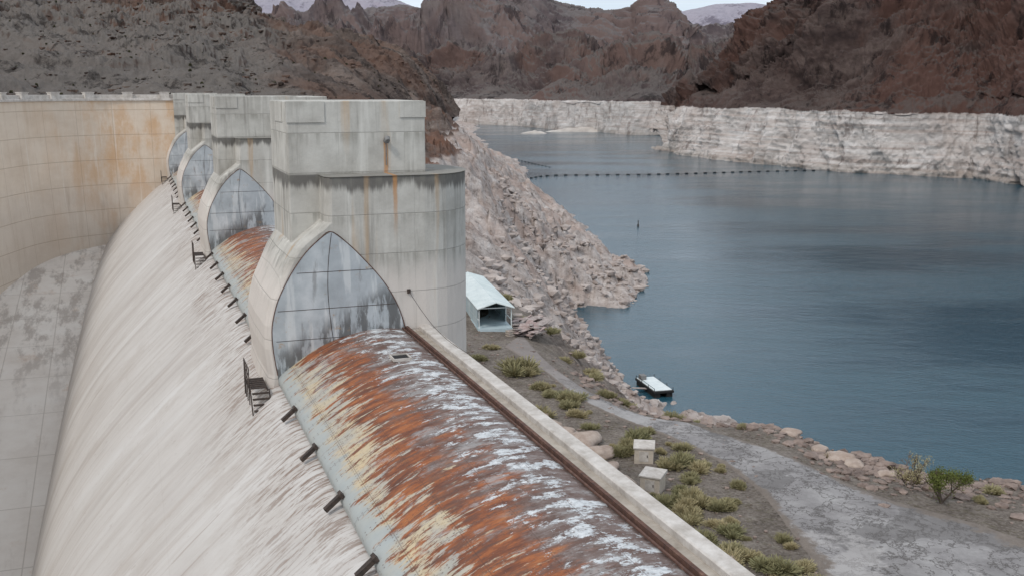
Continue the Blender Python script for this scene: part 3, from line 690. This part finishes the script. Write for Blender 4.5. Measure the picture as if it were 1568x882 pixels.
def inroad(x,y):
    for i in range(len(RL)-1):
        y1,y2=RL[i][1],RL[i+1][1]
        if y2<=y<=y1:
            t=(y1-y)/(y1-y2); xl=RL[i][0]*(1-t)+RL[i+1][0]*t
            xr=None
            for j in range(len(RRd)-1):
                if RRd[j+1][1]<=y<=RRd[j][1]:
                    tt=(RRd[j][1]-y)/(RRd[j][1]-RRd[j+1][1]); xr=RRd[j][0]*(1-tt)+RRd[j+1][0]*tt
            return x>xl-.5 and (xr is None or x<xr+.3)
    return False
def putshrub(x,y,s,me=None):
    o=bpy.data.objects.new('desert_shrub',me or random.choice(SM)); bpy.context.collection.objects.link(o)
    o.location=(x,y,tz(x,y)-.03); o.scale=(s*random.uniform(.9,1.3),s*random.uniform(.9,1.2),s*random.uniform(.8,1.1)); o.rotation_euler=(0,0,random.random()*6.28)
k=0
while k<165:
    y=random.uniform(42,84); x=random.uniform(0,16)
    v=x*c20+y*s20
    if v<13 or inroad(x,y) or x>15.2: continue
    if random.random()>.35+.65*sst(y,80,60): continue
    putshrub(x,y,random.choice([.35,.5,.7,.85,1.0,1.25])); k+=1
for x,y,s in [(.3,87.1,2.0),(1.3,86.5,1.3),(-3,92,1.0),(-2,96,.8),(2,82,.9),(3,80,.8),(4,79,.7),(25.8,64,.9),(12.5,78.5,1.1),(13.3,78.2,.8),(7.5,100,1.5),(8,97,1.2),(6.6,105,1.2),(-4.5,112,1),(4,112,1.2),(30,62,.8),(33.5,58,.9),(22,68.5,.7),(-1,124,1.2),(1.2,110,1.1),(5,98,1.2),(10,88,1.0),(17,73.5,.7),(9,82.5,.8),(28,59,.6)]:
    putshrub(x,y,s)
pl=[]
tuft=[(np.array([(-.5,0,0),(.5,0,0),(.35,.1,.8),(-.3,0,.7),(0,-.5,0),(0,.5,0),(.1,.4,.75),(0,-.3,.8),(-.5,-.4,.5),(.5,-.4,.5),(.5,.5,.5),(-.5,.4,.5)]),np.array([(0,1,2,3),(4,5,6,7),(8,9,10,11)]))]
hill=bpy.data.objects['rocky_hillside'].data; nvh=len(hill.vertices)
for k in range(1100):
    v=hill.vertices[random.randrange(nvh)].co
    if v.z>50 : pl.append((v.x,v.y,v.z-.05,random.choice([.25,.4,.5,.8])))
scatter('hillside_scrub',pl,M['speck'],tuft)
pl=[]
for k in range(2500):
    v=hill.vertices[random.randrange(nvh)].co
    if v.z>50: pl.append((v.x,v.y,v.z,random.choice([.2,.3,.45,.7])*(1+v.y/900)))
scatter('hillside_rocks',pl,M['hill'],RK1)

def tree(name,x,y,h,spread,leaf,nleaf,seed):
    e=empty(name,False); e.location=(x,y,gz(x,y)-.05); rnd=random.Random(seed); ac=Acc(); tips=[]
    def br(p,d,L,r,dep):
        q=p+d*L; ac.rod(p,q,r,6,r*.65); tips.append(q)
        if dep==0: return
        for _ in range(3 if dep>1 else 4):
            nd=(d+Vector((rnd.uniform(-1,1),rnd.uniform(-1,1),rnd.uniform(-.2,.7)))*.75).normalized(); br(q,nd,L*rnd.uniform(.55,.8),r*.6,dep-1)
    for _ in range(4):
        d=Vector((rnd.uniform(-1,1)*spread,rnd.uniform(-1,1)*spread,1)).normalized(); br(Vector((rnd.uniform(-.1,.1),rnd.uniform(-.1,.1),0)),d,h*.36,.05*h/2,3)
    mk('trunk_and_limbs',ac.V,ac.F,M['bark'],parent=e)
    V=[];F=[]
    for i in range(nleaf):
        t=tips[rnd.randrange(len(tips)//4,len(tips))]; p=t+Vector([rnd.gauss(0,.13*h/2) for _ in range(3)])
        s=Vector([rnd.uniform(-1,1) for _ in range(3)]).normalized()*.05; w=Vector([rnd.uniform(-1,1) for _ in range(3)]).normalized()*.03
        k=len(V); V+=[p-s,p+w,p+s,p-w]; F.append((k,k+1,k+2,k+3))
    if nleaf: mk('foliage',V,F,leaf,parent=e)
tree('palo_verde_tree',25.6,58.8,2.5,.9,M['green'],6000,3)
tree('bare_bush',25.0,62.3,2.3,.9,M['shrub'],900,5)

# ---------------------------------------------------------------- shed
zs=max(tz(-1.6,103),tz(-3.4,111),tz(-5.2,119),tz(-1.2,110),31.9)
sh=empty('boat_shed',False); sh.location=(-3.4,111,min(zs,32.4)); sh.rotation_euler=(0,0,math.radians(11.5))
W,Ls,h1,h2=1.65,8.6,2.2,2.8
V=[(-W-.25,-Ls-.5,h1),(0,-Ls-.5,h2),(W+.25,-Ls-.5,h1),(-W-.25,Ls+.3,h1),(0,Ls+.3,h2),(W+.25,Ls+.3,h1)]
V+=[(x,y,z-.07) for x,y,z in V]
mk('roof',V,[(0,1,4,3),(1,2,5,4),(6,9,10,7),(7,10,11,8),(0,6,7,1),(1,7,8,2),(3,4,10,9),(4,5,11,10),(0,3,9,6),(2,8,11,5)],M['white'],parent=sh)
ac=Acc()
for k in range(40):
    y=-Ls-.4+k*(2*Ls+.6)/39
    for sgn in (-1,1):
        ac.rod((sgn*(W+.25),y,h1+.02),(0,y,h2+.02),.035,4)
mk('roof_ribs',ac.V,ac.F,M['white'],parent=sh)
ac=Acc()
for k in range(7):
    y=-Ls+k*(2*Ls)/6
    for sx in (-W,W): ac.box((sx,y,h1/2),(.1,.1,h1))
    ac.box((0,y,h1-.05),(2*W,.08,.1))
ac.box((-W,0,.9),(.06,2*Ls,.08)); ac.box((W,0,.9),(.06,2*Ls,.08))
mk('frame_posts',ac.V,ac.F,M['white'],parent=sh)
box('side_wall',W-.03,W+.03,-Ls+3,Ls,.1,h1-.1,M['shedwall'],sh); box('back_wall',-W,W,Ls-.03,Ls+.03,.05,h1,M['shedwall'],sh); box('left_wall',-W-.03,-W+.03,-Ls+1,Ls,.1,h1-.1,M['shedwall'],sh)
box('slab',-W-.1,W+.1,-Ls-.2,Ls+.1,-.35,.08,M['shedwall'],sh)
rb=empty('scrap_lumber_pile',False); rb.location=(1.7,104.5,max(tz(1.7,104.5),tz(1,106),tz(2.5,103))); ac=Acc(); ac2=Acc()
for k in range(80):
    R_=Matrix.Rotation(random.uniform(-.5,.5)+1.2,3,'Z')@Matrix.Rotation(random.uniform(-.2,.2),3,'Y')
    (ac if k%3 else ac2).box((random.uniform(-1.4,1.6),random.uniform(-2.8,2.8),.1+random.random()*.8),(random.uniform(1.2,3.0),random.uniform(.15,1.0),.06),R_)
mk('planks',ac.V,ac.F,M['wood'],parent=rb); mk('rusty_sheets',ac2.V,ac2.F,M['sheet'],parent=rb)
for cx,cy,cs in [(.6,108.6,.9),(1.5,108.2,.7),(-.2,101.2,.6)]:
    cr_=empty('wooden_crate',False); cr_.location=(cx,cy,tz(cx,cy)); cr_.rotation_euler=(0,0,random.random()); ac=Acc()
    box('crate_box',-cs/2,cs/2,-cs/2,cs/2,0,cs*.9,M['wood'],cr_,.01)
    for sx in (-1,1):
        for zz_ in (.1,.5,.85): ac.box((0,sx*(cs/2+.02),zz_*cs),(cs+.06,.035,.1)); ac.box((sx*(cs/2+.02),0,zz_*cs),(.035,cs,.1))
    mk('slats',ac.V,ac.F,M['box'],parent=cr_)
for x,y,a in [(8.7,65.6,-.15),(8.6,60.5,-.45)]:
    e=empty('concrete_valve_box',False); e.location=(x,y,gz(x,y)); e.rotation_euler=(0,0,a)
    box('body',-.62,.62,-.6,.6,-.1,1.0,M['box'],e,.03); 
    o=mk('sloped_lid',[(-.7,-.68,1.0),(.7,-.68,1.0),(.7,.68,1.0),(-.7,.68,1.0),(-.7,-.68,1.08),(.7,-.68,1.08),(.7,.68,1.22),(-.7,.68,1.22)],BOXF,M['coping'],parent=e)
    box('door_panel',-.3,.3,-.625,-.59,.15,.85,M['coping'],e); box('handle',.2,.25,-.66,-.62,.45,.6,M['steel'],e)
# floating dock
e=empty('floating_dock_barge',False); e.location=(27.0,191.5,0); e.rotation_euler=(0,0,math.radians(14)); e.scale=(.86,.86,.9)
box('pontoon_left',-2.1,-.7,-5.5,5.5,-.3,1.0,M['float'],e,.12); box('pontoon_right',.7,2.1,-5.5,5.5,-.3,1.0,M['float'],e,.12)
box('fender_beam',-2.3,2.3,-5.75,5.75,.9,1.35,M['float'],e,.03); box('deck',-2.05,2.05,-5.2,5.5,1.35,1.47,M['white'],e,.02)
ac=Acc()
for sx in (-2.15,2.15):
    for sy in (-5.5,-2,2,5.5): ac.rod((sx,sy,1.3),(sx,sy,2.0),.07)
ac.rod((-2.15,-5.5,1.95),(-2.15,5.5,1.95),.05)
mk('posts_and_rail',ac.V,ac.F,M['float'],parent=e); box('storage_locker',-1.8,-.5,3.4,5.0,1.47,2.4,M['seam'],e,.05)
ac=Acc(); ac.box((-3.8,-1,1.0),(3.4,.9,.12),Matrix.Rotation(.1,3,'Y')); mk('gangway',ac.V,ac.F,M['wood'],parent=e)
def boom(name,pts,step,r,l):
    ac=Acc(); p=cat2(pts,400); sg=np.r_[0,np.cumsum(np.linalg.norm(np.diff(p,axis=0),axis=1))]
    prev=None
    for s in np.arange(0,sg[-1],step):
        i=int(np.searchsorted(sg,s)); q=Vector((p[i][0],p[i][1],.2)); j=min(i+1,len(p)-1); d=Vector((p[j][0]-p[j-1][0],p[j][1]-p[j-1][1],0)).normalized()
        ac.rod(q-d*l/2,q+d*l/2,r,8)
        if prev is not None: ac.rod(prev,q,.08,4)
        prev=q
    mk(name,ac.V,ac.F,M['float'],dam=False)
boom('log_boom',[(4,655),(24.2,693),(60,700),(94.8,704),(165.7,727),(214.4,739)],7,.50,2.2)
boom('log_boom',[(-13.4,900),(5,850),(28,770)],9,.3,3)
ac=Acc(); ac.rod((52.7,433.7,-.3),(52.7,433.7,.9),.4,12); ac.rod((52.7,433.7,.9),(52.7,433.7,2.0),.14,8); ac.rod((52.7,433.7,2.0),(52.7,433.7,2.4),.25,8)
mk('marker_buoy',ac.V,ac.F,M['steel'],dam=False)

# ---------------------------------------------------------------- light, sky, camera
w=bpy.data.worlds.new('World'); bpy.context.scene.world=w; w.use_nodes=True; t=w.node_tree
sky=t.nodes.new('ShaderNodeTexSky'); sky.sky_type='NISHITA'; sky.sun_disc=False
SE,SR=math.radians(48),math.radians(215)
sky.sun_elevation=SE; sky.sun_rotation=SR; sky.altitude=300; sky.dust_density=2
tc=t.nodes.new('ShaderNodeTexCoord'); nz_=t.nodes.new('ShaderNodeTexNoise'); mp=t.nodes.new('ShaderNodeMapping'); mp.inputs['Scale'].default_value=(1,1,3.0)
t.links.new(tc.outputs['Generated'],mp.inputs[0]); t.links.new(mp.outputs[0],nz_.inputs['Vector']); nz_.inputs['Scale'].default_value=2.0; nz_.inputs['Detail'].default_value=6
cr=t.nodes.new('ShaderNodeValToRGB'); cr.color_ramp.elements[0].position=.38; cr.color_ramp.elements[0].color=(6.8,7.7,8.8,1); cr.color_ramp.elements[1].position=.64; cr.color_ramp.elements[1].color=(9.8,10.4,11.1,1)
t.links.new(nz_.outputs['Fac'],cr.inputs[0])
mx=t.nodes.new('ShaderNodeMix'); mx.data_type='RGBA'; mx.inputs[0].default_value=.82
t.links.new(sky.outputs[0],mx.inputs[6]); t.links.new(cr.outputs[0],mx.inputs[7])
bg=t.nodes['Background']; t.links.new(mx.outputs[2],bg.inputs[0]); bg.inputs[1].default_value=.114
sl=bpy.data.lights.new('sun','SUN'); sl.energy=1.5; sl.angle=math.radians(10); sl.color=(1,.95,.88)
so=bpy.data.objects.new('sun',sl); bpy.context.collection.objects.link(so)
az=SR; dirv=Vector((math.sin(az)*math.cos(SE),math.cos(az)*math.cos(SE),math.sin(SE)))
so.rotation_euler=dirv.to_track_quat('Z','Y').to_euler()
cam=bpy.data.cameras.new('camera'); co=bpy.data.objects.new('camera',cam); bpy.context.collection.objects.link(co)
co.location=(0,0,H); co.rotation_euler=(math.radians(90-10.724),0,0); cam.sensor_width=36; cam.lens=36.73; cam.clip_start=.1; cam.clip_end=30000
sc=bpy.context.scene; sc.camera=co; sc.view_settings.view_transform='Standard'; sc.view_settings.look='None'; sc.view_settings.exposure=0
